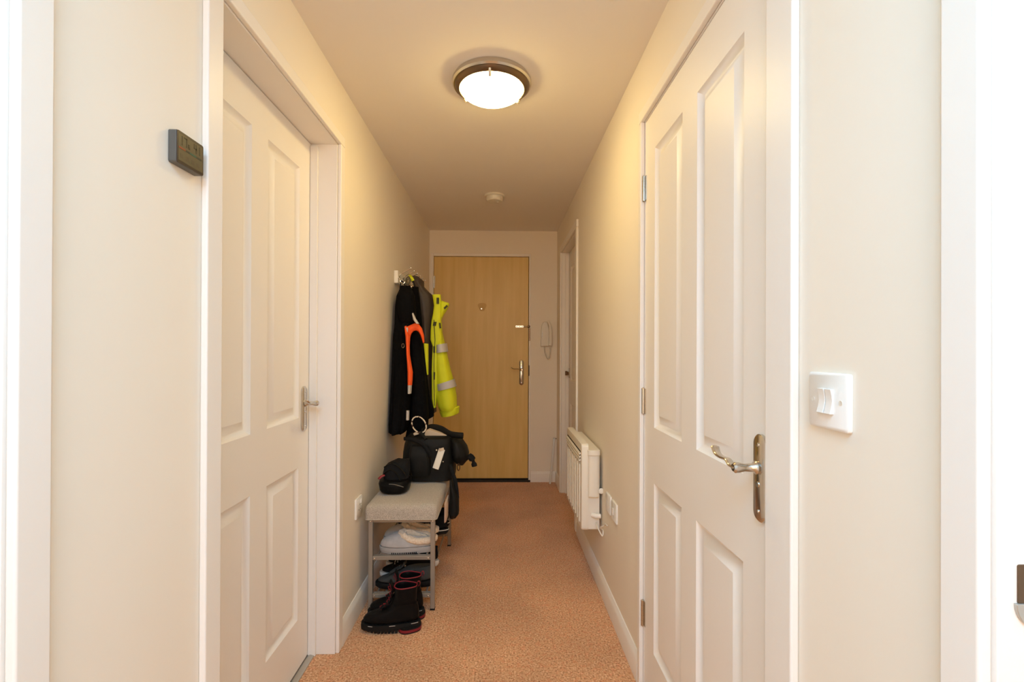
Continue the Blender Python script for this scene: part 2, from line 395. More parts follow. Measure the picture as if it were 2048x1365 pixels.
b = MB(); b.prism([(-.170+.035*math.cos(a)*(1+.25*math.sin(3*a)), 1.575+.045*math.sin(a)*(1+.2*math.cos(2*a))) for a in [2*PI*k/20 for k in range(20)]], .0055, .0058); b.out('worn_mark', 'stain', d6, smooth=False)
# aluminium carpet bar at the foot of the left door
b = MB(); b.prism([(XL-.103, 0), (XL-.103, .004), (XL-.090, .008), (XL-.076, .004), (XL-.076, 0)], L_DOORS[1][0]+.001, L_DOORS[1][1]-.001)
tag(b.out('trim_1', 'alu'), kind='structure')

# ---------------------------------------------------------------- ceiling light and smoke alarm
cl = tag(empty('ceiling_light', (-.040, 1.838, ZC)), 'round flush ceiling light with a dark ring and glowing frosted dome', 'ceiling light')
b = MB(); b.lathe([(.03, -.0005), (.150, -.0005), (.156, -.010), (.156, -.020), (.150, -.026), (.146, -.026)], (0, 0, 0), 'z', 64, cap0=True); b.out('rim', 'nickel', cl)
b = MB(); b.lathe([(.147, -.024), (.142, -.034), (.128, -.041), (.122, -.036)], (0, 0, 0), 'z', 64); b.out('ring', 'bronze', cl)
b = MB(); b.lathe([(.124, -.034), (.1235, -.042), (.116, -.052), (.100, -.062), (.078, -.071), (.050, -.0775), (.022, -.0805), (.004, -.081)], (0, 0, 0), 'z', 64, cap1=True)
b.out('glass_dome', 'dome', cl)
bl_ = bpy.data.lights.new('bulb_light', 'POINT'); bl_.shadow_soft_size = .042; bl_.energy = LAMP_POINT; bl_.color = LAMP_COL
o = bpy.data.objects.new('bulb_light', bl_); COL.objects.link(o); o.parent = cl; o.location = (0, 0, -.046)
for a in (-92, 32, 150):
    a = math.radians(a); c = (.129*math.cos(a), .129*math.sin(a))
    b = MB(); b.tube([(c[0]*1.06, c[1]*1.06, -.034), (c[0]*1.0, c[1]*1.0, -.050), (c[0]*.95, c[1]*.95, -.054)], .006, 10); b.out('clip', 'chrome', cl)
sm = tag(empty('smoke_alarm', (-.047, 3.225, ZC)), 'small round white smoke alarm on the ceiling beyond the light', 'smoke alarm')
b = MB(); b.lathe([(.02, 0), (.070, 0), (.070, -.010), (.064, -.013)], (0, 0, 0), 'z', 40, cap0=True, cap1=True); b.out('base', 'plastic_old', sm)
b = MB(); b.lathe([(.058, -.012), (.060, -.030), (.052, -.042), (.030, -.046), (.005, -.047)], (0, 0, 0), 'z', 40, cap1=True); b.out('cover', 'plastic_old', sm)
b = MB(); b.lathe([(.008, -.046), (.008, -.049)], (.02, .0, 0), 'z', 14, cap1=True); b.out('test_button', 'plastic', sm)

# ---------------------------------------------------------------- wall fittings
def plate_on(name, label, cat, side, y, z, s=.086, group=None):
    """square accessory plate, local x along the wall, local -y out of it"""
    x, rz = (XL, PI/2) if side == 'L' else (XR, -PI/2)
    e = tag(empty(name, (x, y, z), rz), label, cat, group)
    b = MB(); b.rings([[Vector((a, 0, c)) for a, c in rrect(0, 0, s, s, .004, 3)], [Vector((a, -.006, c)) for a, c in rrect(0, 0, s, s, .004, 3)],
                       [Vector((a, -.0085, c)) for a, c in rrect(0, 0, s-.006, s-.006, .004, 3)]])
    b.out('plate', 'plastic', e, bevel=.001); return e
def screw_on(e, x, z, y=-.0085):
    b = MB(); b.lathe([(.0035, y), (.0035, y-.0008), (.0015, y-.0005)], (x, 0, z), 'y', 12, cap1=True); b.out('screw_cap', 'plastic_old', e)
ls = plate_on('light_switch', 'white double light switch on the right wall near the camera', 'light switch', 'R', .7015, 1.122)
for dx in (-.0075, .0085):
    # rocker profile, concave, lower half pressed
    prof = [(-.019, -.0085), (-.0187, -.0150), (-.010, -.0125), (.0, -.0108), (.010, -.0118), (.0187, -.0140), (.019, -.0085)]
    b = MB(); b.rings([[Vector((dx+q, yy, zz)) for zz, yy in prof] for q in (-.0068, .0068)]); b.out('rocker', 'plastic', ls, bevel=.0006)
screw_on(ls, -.0300, 0); screw_on(ls, .0300, 0)
fs = plate_on('cable_outlet', 'white plate on the right wall with the heater flex coming out', 'outlet', 'R', 2.150, .484)
screw_on(fs, -.03, 0); screw_on(fs, .03, 0)
fu = plate_on('fused_switch', 'white switched plate on the right wall nearer the panelled door', 'switch', 'R', 2.040, .484)
screw_on(fu, -.03, 0); screw_on(fu, .03, 0)
b = MB(); b.box(-.012, .004, -.013, -.0085, -.014, .014); b.out('rocker', 'plastic', fu, bevel=.001)
b = MB(); b.box(.010, .018, -.010, -.0085, -.018, .018); b.out('fuse_holder', 'plastic_old', fu, bevel=.0006)
so = plate_on('wall_socket', 'white socket plate low on the left wall beside the bench', 'socket', 'L', 2.125, .480, .090)
screw_on(so, -.03, 0); screw_on(so, .03, 0)
b = MB(); b.box(.012, .022, -.012, -.0085, .014, .032); b.out('rocker', 'plastic', so, bevel=.001)
for x, z, w_, h_ in ((0, .012, .004, .008), (-.011, -.010, .007, .004), (.011, -.010, .007, .004)):
    b = MB(); b.box(x-w_/2, x+w_/2, -.0088, -.008, z-h_/2, z+h_/2); b.out('pin_hole', 'gap', so, smooth=False)

# thermometer on the left wall
th = tag(empty('thermometer', (XL, .9525, 1.5915), PI/2), 'small dark digital thermometer on the left wall beside the door frame', 'thermometer')
tw, thh, td = .080, .064, .016
b = MB(); b.prism(rrect(0, 0, tw, thh, .004, 3), -td, -.0005); b.out('case', 'case', th, bevel=.001)
b = MB(); b.prism(rrect(0, 0, tw-.001, thh-.001, .004, 3), -td-.0016, -td); b.out('bezel', 'bezel', th)
b = MB(); b.box(-.0362, .0362, -td-.0019, -td-.0014, -.0262, .0262); b.out('screen', 'lcd', th, smooth=False)
SEG = {'0': 'abcdef', '1': 'bc', '2': 'abged', '3': 'abgcd', '4': 'fgbc', '5': 'afgcd', '6': 'afgecd', '7': 'abc', '8': 'abcdefg', '9': 'abcfgd'}
def digits(b, ch, x, z, w, h, t):
    y0, y1 = -td-.0022, -td-.0018
    R = {'a': (x, x+w, z+h-t, z+h), 'd': (x, x+w, z, z+t), 'g': (x, x+w, z+h/2-t/2, z+h/2+t/2),
         'f': (x, x+t, z+h/2, z+h), 'e': (x, x+t, z, z+h/2), 'b': (x+w-t, x+w, z+h/2, z+h), 'c': (x+w-t, x+w, z, z+h/2)}
    for s in SEG[ch]: q = R[s]; b.box(q[0], q[1], y0, y1, q[2], q[3])
b = MB()
digits(b, '1', -.0335, .006, .009, .018, .0027); digits(b, '7', -.0205, .006, .009, .018, .0027); digits(b, '6', -.0085, .0055, .0055, .009, .0014)
digits(b, '4', .0085, .006, .009, .018, .0027); digits(b, '1', .0190, .006, .009, .018, .0027)
b.out('display_digits', 'digit', th, smooth=False)
for m_, x0, x1 in (('barred', -.036, -.016), ('bardark', -.016, -.004), ('bargreen', -.004, .016), ('bardark', .016, .033)):
    b = MB(); b.box(x0, x1, -td-.0023, -td-.0018, -.0025, .0010); b.out('comfort_bar', m_, th, smooth=False)
b = MB()
for x in (-.027, -.010, .006, .022): b.box(x-.004, x+.004, -td-.0021, -td-.0018, -.020, -.012)
fa = mat('lcd_faint', (.075, .055, .028), .5); b.out('display_icons', fa, th, smooth=False)

# entry phone on the far wall
ph = tag(empty('entry_phone', (.407, YE, 1.335)), 'white door entry phone handset on the far wall', 'entry phone')
b = MB()
body = [(-.050, -.112), (.028, -.112), (.030, -.05), (.026, .03), (.014, .085), (.000, .108), (-.026, .108), (-.040, .080), (-.048, .0)]
b.prism(body, -.032, -.0005); b.out('wall_unit', 'plastic_old', ph, bevel=.006)
b = MB(); hs = [(.018, -.108), (.050, -.108), (.052, -.045), (.048, .03), (.038, .085), (.022, .112), (.004, .112), (.018, .075), (.022, .0)]
b.prism(hs, -.052, -.030); b.out('handset', 'plastic_old', ph, bevel=.007)
b = MB(); b.prism(rrect(-.034, -.01, .007, .04, .002), -.034, -.0315); b.out('call_button', 'alu', ph)
pts = smooth_path([(-.014, -.018, -.108), (-.012, -.020, -.150), (.002, -.022, -.200), (.016, -.024, -.222), (.030, -.026, -.205), (.036, -.030, -.150), (.034, -.038, -.106)], 22)
wob = []
for i, p in enumerate(pts):
    t = (pts[min(i+1, len(pts)-1)]-pts[max(i-1, 0)]).normalized(); n1 = t.orthogonal().normalized(); n2 = t.cross(n1)
    wob.append(p+(n1*math.cos(i*1.2)+n2*math.sin(i*1.2))*.005)
b = MB(); b.tube(wob, .0034, 6); b.out('curly_cord', 'plastic_old', ph)

# aluminium strip leaning in the far corner
st = tag(empty('aluminium_strip', (.442, 4.15, 0)), 'thin grey metal strip leaning upright in the far right corner', 'metal strip')
b = MB(); p0, p1 = Vector((-.003, -.035, .004)), Vector((.040, .028, .395)); sd = Vector((1, 0, 0))
dx = Vector((.0085, 0, 0)); dy = Vector((0, .004, 0))
b.rings([[p+a*dx+c*dy for a, c in ((-1, -1), (1, -1), (1, 1), (-1, 1))] for p in (p0, p1)])
b.out('long_arm', 'alu', st)
b = MB(); b.rings([[p+Vector((0, a*.004, c*.004)) for a, c in ((-1, -1), (1, -1), (1, 1), (-1, 1))] for p in (p1+Vector((-.0085, 0, .001)), p1+Vector((.023, 0, -.003)))]); b.out('short_arm', 'steel', st)

# ---------------------------------------------------------------- panel heater, right wall
he = tag(empty('panel_heater', (XR, 2.30, .298)), 'white wall mounted electric panel heater with slatted front', 'heater')
hx0, hx1, hy1, hz = -.106, -.012, .515, .430
b = MB(); b.box(-.076, hx1, .004, hy1-.004, .004, hz-.028); b.out('casing', 'heater', he, bevel=.006)
b = MB(); prof = rrect(0, 0, hy1, hz, .018, 5)
b.rings([[Vector((x, hy1/2+a*s, hz/2+c*s)) for a, c in prof] for x, s in ((-.070, 1), (-.098, 1), (-.1035, .985), (-.1045, .955))]); fp = b.out('front_panel', 'heater', he)
fr_ = .1045
b = MB()
b.box(-fr_-.001, -fr_+.002, .034, hy1-.034, .030, .322)
for i in range(8):
    y = .055+i*(hy1-.11)/7
    b.rings([[Vector((-fr_-.0005, y-.008, z)), Vector((-fr_-.0045, y-.006, z)), Vector((-fr_-.0052, y, z)), Vector((-fr_-.0045, y+.006, z)), Vector((-fr_-.0005, y+.008, z))] for z in (.030, .322)])
b.out('front_ribs', 'heater', fp)
b = MB()
for z in (.346, .362, .378): b.rings([[Vector((-fr_+.001, y, z-.004)), Vector((-fr_-.008, y, z-.007)), Vector((-fr_-.008, y, z-.002)), Vector((-fr_+.001, y, z+.004))] for y in (.03, hy1-.03)])
b.out('louvre', 'heater', fp)
b = MB()
for z in (.354, .370, .386): b.box(-fr_-.0006, -fr_+.001, .03, hy1-.03, z-.004, z+.004)
b.out('louvre_slot', 'gap', fp, smooth=False)
b = MB(); b.tube([(-.046, -.008, .175), (-.046, -.008, .385)], .027, 20, flat=.55, side=(1, 0, 0)); b.out('control_box', 'heater', he)
b = MB(); b.tube([(-.046, -.012, .378), (-.046, -.012, .404)], .031, 20, flat=.6, side=(1, 0, 0)); b.out('cap', 'heater', he, bevel=.002)
b = MB(); b.lathe([(.012, 0), (.014, -.010), (.010, -.012)], (-.008, .0, .2), 'y', 16, cap1=True); b.out('dial', 'heater', he)
b = MB(); b.tube([(-.050, .004, .078), (-.034, -.012, .078), (-.012, -.014, .078)], .0115, 12); b.out('switch_knob', 'plastic', he)
pts = smooth_path([(-.030, .004, .040), (-.030, -.030, .030), (-.012, -.050, -.005), (-.006, -.040, .020), (-.022, -.052, .035), (-.008, -.088, .060), (-.012, -.118, .078), (-.009, -.142, .080)], 8)
b = MB(); b.tube(pts, .0036, 8); b.out('flex', 'plastic_old', he)

# ---------------------------------------------------------------- shoe bench
BX0, BX1, BY0, BY1 = -.606, -.297, 2.135, 2.860
be = tag(empty('shoe_bench', ((BX0+BX1)/2, BY0, 0)), 'grey metal shoe rack bench with a padded grey tweed seat', 'bench')
ox, oy = (BX0+BX1)/2, BY0
def bl(x, y, z=0): return x-ox, y-oy, z
def bb(x0, x1, y0, y1, z0, z1): return MB().box(x0-ox, x1-ox, y0-oy, y1-oy, z0, z1)
lw = .020
for x in (BX0+.004, BX1-lw-.002):
    for y in (BY0+.006, BY1-lw-.006):
        l = bb(x, x+lw, y, y+lw, 0.006, .418).out('leg', 'steel', be, bevel=.002)
        bb(x-.001, x+lw+.001, y-.001, y+lw+.001, 0, .008).out('foot_cap', 'rubber', l, bevel=.001)
        if y < 2.3:
            c = MB(); c.ball((x+lw/2-ox, y-oy, .408), .0035, (1, .5, 1), 6); c.out('bolt', 'chrome', l)
for y in (BY0+.008, BY1-lw-.004): bb(BX0+.024, BX1-.022, y, y+.016, .402, .418).out('top_rail', 'steel', be, bevel=.002)
for x in (BX0+.006, BX1-.020): bb(x, x+.016, BY0+.026, BY1-.026, .402, .418).out('side_rail', 'steel', be, bevel=.002)
for zs in (.238, .066):
    s = bb(BX0+.024, BX1-.022, BY0+.008, BY0+.024, zs-.008, zs+.010)
    s.box(BX0+.024-ox, BX1-.022-ox, BY1-.024-oy, BY1-.008-oy, zs-.008, zs+.010)
    for k_ in range(7):
        x = BX0+.040+k_*(BX1-BX0-.084)/6
        s.tube([(x-ox, BY0+.02-oy, zs+.002), (x-ox, BY1-.02-oy, zs+.002)], .005, 8)
    for yy in (BY0+.036, BY0+.35): s.tube([(BX0+.024-ox, yy-oy, zs+.003), (BX1-.022-ox, yy-oy, zs+.003)], .004, 8)
    sh = s.out('shelf', 'steel', be, bevel=.0015)
    for x in (BX0+.032, BX1-.032):
        c = MB(); c.ball((x-ox, BY0+.007-oy, zs), .0036, (1, .5, 1), 6); c.out('bolt', 'chrome', sh)
# padded seat
b = MB(); cx, cy = (BX0-.004+BX1+.004)/2-ox, (BY0+BY1)/2-oy
sw, sd_ = BX1-BX0+.016, BY1-BY0+.016
def seat_ring(z, ins):
    return [Vector((cx+a, cy+c, z)) for a, c in rrect(0, 0, sw-2*ins, sd_-2*ins, .016, 5)]
b.rings([seat_ring(.4185, .004), seat_ring(.422, .0), seat_ring(.462, -.001), seat_ring(.478, .003), seat_ring(.486, .011), seat_ring(.490, .026), seat_ring(.4925, .07)])
seat = b.out('seat', 'tweed', be)
b = MB(); b.tube([Vector((cx+a, cy+c, .4205)) for a, c in rrect(0, 0, sw+.001, sd_+.001, .016, 5)], .0022, 6, closed=True); b.out('seam_piping', 'tweed', seat)
SEAT_Z = .4925

# ---------------------------------------------------------------- footwear
def foot_loop(x0, x1, hw, n=32, pinch=.80, y0=0):
    """closed outline, heel at x0, toe at x1"""
    L = []
    for i in range(n):
        th_ = 2*PI*i/n; u = (1-math.cos(th_))/2; h = (max(0, 4*u*(1-u)))**.40*hw*(pinch+.30*u-.10*math.sin(PI*2*u)*.6)
        L.append((x0+(x1-x0)*u, y0+(h if math.sin(th_) >= 0 else -h)))
    return L
def ring_at(z, x0, x1, hw, tilt=0, pinch=.8, y0=0):
    return [Vector((x, y, z+tilt*(x-(x0+x1)/2))) for x, y in foot_loop(x0, x1, hw, pinch=pinch, y0=y0)]
def place(e, loc, rz, ry=0, rx=0): e.location = loc; e.rotation_euler = (rx, ry, rz)
def make_boot():
    e = empty('boot')
    b = MB(); b.rings([ring_at(.020, -.118, .148, .046), ring_at(.014, -.120, .150, .048), ring_at(.030, -.121, .151, .050), ring_at(.040, -.119, .149, .049)])
    # cleats
    for i in range(10):
        x = -.020+i*.0155; w_ = .046-.0016*abs(i-4)**1.3 if i > 4 else .045; b.box(x, x+.0105, -w_, w_, .004+.0006*max(0, i-5)**2, .022)
    b.out('sole', 'rubber', e)
    b = MB(); b.prism([(x, y) for x, y in foot_loop(-.122, -.02, .044, pinch=.95)], .0, .022, lambda x, z, y: Vector((x, z, y))); hb = b.out('heel_block', 'rubber', e)
    b = MB(); b.prism([(x, y) for x, y in foot_loop(-.1235, -.018, .0455, pinch=.95)], .006, .017, lambda x, z, y: Vector((x, z, y))); b.out('heel_stripe', 'red', hb)
    for (xa, xb) in ((-.115, -.080), (-.03, .015), (.075, .115)):
        for s in (1, -1):
            P = [(x, y) for x, y in foot_loop(-.120, .150, .0505) if xa <= x <= xb and y*s > 0]
            P.sort()
            if len(P) > 1: c = MB(); c.tube([(x, y, .037) for x, y in P], .0013, 6); c.out('welt_stitching', 'slipsole', e)
    b = MB()
    R = [ring_at(.036, -.115, .145, .046), ring_at(.058, -.114, .143, .0465), ring_at(.078, -.112, .128, .044, -.06), ring_at(.094, -.108, .098, .040, -.14), ring_at(.106, -.104, .050, .037, -.20),
         ring_at(.118, -.101, .018, .0355, -.12), ring_at(.140, -.100, .004, .037), ring_at(.165, -.101, .000, .039), ring_at(.186, -.103, .000, .0405), ring_at(.196, -.104, .002, .041),
         ring_at(.196, -.100, -.003, .037), ring_at(.165, -.096, -.006, .034), ring_at(.120, -.094, -.002, .031)]
    b.rings(R); up = b.out('upper', 'leather', e, sub=1)
    b = MB(); b.tube(ring_at(.196, -.1025, -.0005, .0395), .0026, 8, closed=True); b.out('collar_trim', 'red', up)
    b = MB(); tp = smooth_path([(.062, 0, .098), (.040, 0, .112), (.020, 0, .132), (.012, 0, .165), (.010, 0, .195), (.020, 0, .218)], 4)
    b.tube(tp, [.018]*len(tp), 12, flat=.22, side=(0, 1, 0)); b.out('tongue', 'suede', e)
    lace = MB(); stations = [(.062, .100), (.046, .112), (.032, .124), (.024, .140), (.019, .156), (.016, .172), (.015, .186)]
    for i, (x, z) in enumerate(stations):
        s = 1 if i % 2 else -1
        x2, z2 = stations[min(i+1, len(stations)-1)]
        lace.tube([(x-.006, -.017*s, z-.004), (x+.004, 0, z+.003), (x2-.006, .017*s, z2-.004)], .0015, 6)
        lace.tube([(x-.006, .017*s, z-.004), (x+.004, 0, z+.003), (x-.006, -.017*s, z-.004)], .0014, 6)
    for s in (1, -1):
        lace.tube(smooth_path([(.016, 0, .188), (.026, .014*s, .198), (.020, .024*s, .190), (.014, .008*s, .184)], 4), .0015, 6)
    lace.out('laces', 'redlace', e)
    b = MB(); b.tube(smooth_path([(-.108, 0, .190), (-.116, 0, .200), (-.112, 0, .212), (-.104, 0, .208), (-.100, 0, .196)], 4), .006, 8, flat=.25, side=(0, 1, 0)); b.out('pull_loop', 'red', e)
    b = MB(); b.rings([[Vector((x*1.0, y*1.01, z)) for x, y in foot_loop(-.1045, .012, .0385)] for z in (.116, .124)], False, False); b.out('ankle_band', 'leather', up)
    return e
def make_slipper():
    e = empty('slipper')
    b = MB(); b.rings([ring_at(.004, -.118, .125, .042), ring_at(.0, -.120, .128, .044), ring_at(.012, -.125, .133, .0465), ring_at(.022, -.125, .134, .047), ring_at(.026, -.122, .131, .045)])
    b.out('sole', 'slipsole', e)
    b = MB()
    for i in range(14):
        x = -.045+i*.0085
        b.box(x, x+.004, -.0465, .0465, .001, .008)
    b.out('tread', 'rubber', e, smooth=False)
    b = MB(); R = [ring_at(.023, -.119, .130, .0445), ring_at(.034, -.120, .131, .0455), ring_at(.046, -.118, .127, .0440, .02), ring_at(.058, -.112, .110, .041, .06), ring_at(.070, -.102, .078, .036, .10), ring_at(.078, -.09, .044, .031, .14)]
    b.rings(R, True, False); b.out('upper', 'slipper', e, sub=1)
    b = MB(); n = 28; pts = []
    for i in range(n):
        a = 2*PI*i/n; u = math.cos(a); pts.append(Vector((-.045+.078*u, .036*math.sin(a), .062+.026*max(0, u)**1.2-.004)))
    b.tube(pts, [.0155+.002*math.sin(i*2.7) for i in range(n)], 12, closed=True)
    bm = b.bm
    for v in bm.verts: v.co += Vector((random.uniform(-1, 1), random.uniform(-1, 1), random.uniform(-1, 1)))*.0016
    b.out('fur_collar', 'fur', e)
    b = MB(); b.rings([[Vector((x, y, z)) for x, y in foot_loop(-.112, .050, .036)] for z in (.030, .060)]); b.out('fur_footbed', 'fur', e)
    b = MB(); b.tube([Vector((x, y, .027)) for x, y in foot_loop(-.1235, .1325, .0462)], .0016, 6, closed=True); b.out('piping', 'slipper', e)
    return e
def make_trainer(um='black', sm_='white', stripe='white', line=False):
    e = empty('trainer')
    b = MB(); b.rings([ring_at(.004, -.128, .130, .038), ring_at(.0, -.126, .126, .036), ring_at(.010, -.133, .138, .0425), ring_at(.024, -.134, .139, .043), ring_at(.028, -.131, .136, .041)]); b.out('sole', sm_, e)
    if line: b = MB(); b.tube([Vector((x, y, .022)) for x, y in foot_loop(-.1335, .1385, .0425)], .0022, 6, closed=True); b.out('sole_line', 'white', e)
    b = MB(); R = [ring_at(.025, -.128, .133, .0405), ring_at(.042, -.130, .128, .041, -.03), ring_at(.056, -.128, .104, .038, -.08), ring_at(.068, -.126, .066, .034, -.12), ring_at(.080, -.126, .030, .0315, -.12), ring_at(.092, -.128, .000, .031, -.10),
                   ring_at(.092, -.123, -.006, .026, -.10), ring_at(.060, -.118, -.002, .024)]
    b.rings(R); up = b.out('upper', um, e, sub=1)
    b = MB(); tp = smooth_path([(.072, 0, .060), (.045, 0, .078), (.015, 0, .092), (-.004, 0, .112)], 4); b.tube(tp, .020, 10, flat=.22, side=(0, 1, 0)); b.out('tongue', um, e)
    b = MB()
    for i in range(5):
        x = .062-i*.014; z = .068+i*.009; b.tube([(x, -.020, z-.002), (x, 0, z+.005), (x, .020, z-.002)], .0024, 6)
    b.out('laces', stripe if stripe else um, e)
    if stripe:
        for s in (1, -1):
            b = MB()
            for x0 in (-.03, .000, .030):
                b.tube(smooth_path([(x0-.012, s*.0405, .034), (x0, s*.0405, .048), (x0+.012, s*.035, .064)], 3), .0045, 8, flat=.4, side=(1, 0, 0))
            b.out('side_stripe', stripe, e)
    return e
def dup(e, loc, rot, label, group=None):
    r = e.copy(); COL.objects.link(r); r.location = loc; r.rotation_euler = rot
    if label: r['label'] = label
    if group: r['group'] = group
    for c in list(e.children):
        d = c.copy(); COL.objects.link(d); d.parent = r
        for g_ in list(c.children):
            h = g_.copy(); COL.objects.link(h); h.parent = d
    return r
bo = make_boot(); place(bo, (-.450, 2.003, 0), PI+math.radians(2)); bo.scale = (.93, .87, .95)
tag(bo, 'black ankle boot with red laces, nearest one on the carpet before the bench', 'boot', 'pair of black boots with red trim')
dup(bo, (-.448, 2.0935, 0), (0, 0, PI+math.radians(1)), 'black red-trimmed ankle boot standing behind the nearest boot, against the bench', 'pair of black boots with red trim')
S1, S0 = .238+.008, .066+.008
sl = make_slipper(); place(sl, (-.433, 2.210, S1), PI+math.radians(.6))
tag(sl, 'grey slipper with cream fur collar at the front of the upper shelf', 'slipper', 'grey fur-lined slippers')
dup(sl, (-.440, 2.313, S1), (0, 0, PI+math.radians(.6)), 'grey fur-lined slipper half hidden behind the front slipper', 'grey fur-lined slippers')
tr = make_trainer('black', 'rubber', 'white', True); place(tr, (-.400, 2.408, S1), PI+math.radians(3))
tag(tr, 'black trainer with white stripes sticking out of the upper shelf beside the bag strap', 'trainer', 'black trainers on the upper shelf')
dup(tr, (-.405, 2.502, S1), (0, 0, PI+math.radians(2)), 'black trainer on the upper shelf behind the striped trainer that sticks out', 'black trainers on the upper shelf')
tw_ = make_trainer(); place(tw_, (-.456, 2.325, S0), PI+math.radians(4)); tag(tw_, 'black and white trainer on the lower shelf behind the dark grey shoe', 'trainer', 'black trainers on the lower shelf')
dup(tw_, (-.450, 2.425, S0), (0, 0, PI+math.radians(2)), 'black and white trainer farther back on the lower shelf, its white sole near the rail', 'black trainers on the lower shelf')
g = make_trainer('grey', 'rubber', None); place(g, (-.450, 2.222, S0), PI+math.radians(2))
tag(g, 'dark grey shoe at the front of the lower shelf behind the boots', 'shoe')
ts = make_trainer('tan', 'slipsole', None); place(ts, (-.43, 2.62, S1), PI+math.radians(3))
tag(ts, 'tan suede shoe deep on the upper shelf of the bench', 'shoe')

# ---------------------------------------------------------------- lofts for cloth
def loft(rows, name, m, parent=None, n=36, fold=0.0, freq=5, p=2.6, clampx=None, seed=0, sub=0, origin=None, fold_top=.2, zmin=None):
    """rows: (px_left, px_right, px_y, y_near, y_far); pixels read at the near face's depth"""
    rnd = random.Random(seed); ph1, ph2 = rnd.uniform(0, 6), rnd.uniform(0, 6)
    rows2 = []
    for a, c in zip(rows, rows[1:]):
        k_ = 3
        for j in range(k_): rows2.append([a[i]+(c[i]-a[i])*j/k_ for i in range(5)])
    rows2.append(list(rows[-1])); rings = []
    for q, (l, r, py, y0, y1) in enumerate(rows2):
        ya = y0+(y1-y0)*.22; A, B_ = at(l, py, ya), at(r, py, ya); xl, xr, z = A.x, B_.x, (A.z+B_.z)/2
        cxx, hx, cyy, hy = (xl+xr)/2, (xr-xl)/2, (y0+y1)/2, (y1-y0)/2; ring = []
        f_ = fold*(fold_top+(1-fold_top)*q/(len(rows2)-1))
        for i in range(n):
            a = 2*PI*i/n; ca, sa = math.cos(a), math.sin(a); e = 2/p
            g_ = 1+f_/max(hx, .02)*(math.sin(freq*a+ph1+q*.12)+.5*math.sin(2*freq*a+ph2-q*.2))
            x = cxx+hx*math.copysign(abs(ca)**e, ca)*(1+(g_-1)*.5); y = cyy+hy*math.copysign(abs(sa)**e, sa)*g_
            if clampx is not None: x = max(x, clampx)
            ring.append(Vector((x, y, z)))
        if zmin is not None:
            for v in ring: v.z = max(v.z, zmin+.0015*q)
        rings.append(ring)
    if origin is not None:
        for r in rings:
            for v in r: v -= origin
    b = MB(); b.rings(rings); return b.out(name, m, parent, sub=sub)
def slab(poly, Y, t, name, m, parent=None, origin=Vector((0, 0, 0)), bevel=.002):
    P = [at(x, y, Y) for x, y in poly]
    b = MB(); b.rings([[p-origin for p in P], [p-origin+Vector((0, t, 0)) for p in P]]); return b.out(name, m, parent, bevel=bevel)
def pt(px, py, Y, o=Vector((0, 0, 0))): return at(px, py, Y)-o

# coat rack
ro = Vector((XL, 2.815, 1.63))
ra = tag(empty('coat_rack', ro), 'white wall board with chrome coat hooks holding the coats', 'coat rack')
b = MB(); b.box(.0005, .024, 0, .60, -.037, .039); b.out('board', 'plastic', ra, bevel=.003)
for y in (.025, .13, .235, .34, .445, .55):
    b = MB(); b.lathe([(.012, .024), (.012, .028)], (0, y, .0), 'x', 14, cap1=True)
    b.tube(smooth_path([(.026, y, .012), (.045, y, .028), (.070, y, .042), (.094, y, .056)], 4), .0032, 8)
    b.tube(smooth_path([(.026, y, .0), (.034, y, -.026), (.050, y, -.038), (.060, y, -.026)], 4), .0032, 8)
    h = b.out('hook', 'chrome', ra)
    b = MB(); b.ball((.096, y, .0575), .0065, n=8); b.out('hook_tip', 'chrome', h)

CX = XL+.004
# black coat nearest the camera
oA = Vector((-.56, 2.83, 1.20))
ca_ = tag(empty('black_coat', oA), 'long black coat hanging closest to the wall on the nearest hook', 'coat')
loft([(802, 812, 574, 2.80, 2.86), (797, 822, 580, 2.77, 2.86), (791, 827, 592, 2.73, 2.86), (788, 829, 612, 2.72, 2.86), (787, 829, 648, 2.70, 2.86), (785, 818, 672, 2.69, 2.86), (784, 817, 700, 2.68, 2.86), (782, 817, 750, 2.66, 2.86), (779, 817, 800, 2.64, 2.86), (776, 814, 850, 2.61, 2.85), (777, 809, 866, 2.60, 2.84), (782, 804, 868, 2.62, 2.82)],
     'coat_body', 'fleece', ca_, fold=.006, freq=6, clampx=CX, seed=3, origin=oA)
loft([(801, 820, 572, 2.78, 2.86), (794, 827, 590, 2.70, 2.82), (793, 829, 620, 2.68, 2.82), (795, 830, 642, 2.69, 2.80), (800, 826, 651, 2.71, 2.79)], 'hood', 'fleece', ca_, fold=.004, seed=5, clampx=CX, origin=oA)
b = MB(); b.tube([pt(800, 580, 2.82, oA), pt(801, 570, 2.84, oA), pt(803, 562, 2.85, oA)], .004, 6); b.tube([pt(812, 577, 2.82, oA), pt(808, 566, 2.85, oA), pt(803, 562, 2.85, oA)], .004, 6); b.out('hanging_loop', 'black', ca_)
b = MB(); c0 = pt(806, 692, 2.655, oA); b.tube([c0+Vector((.007*math.cos(a), 0, .012*math.sin(a))) for a in [2*PI*k/14 for k in range(14)]], .0012, 6, closed=True); b.out('zip_pull', 'nickel', ca_)
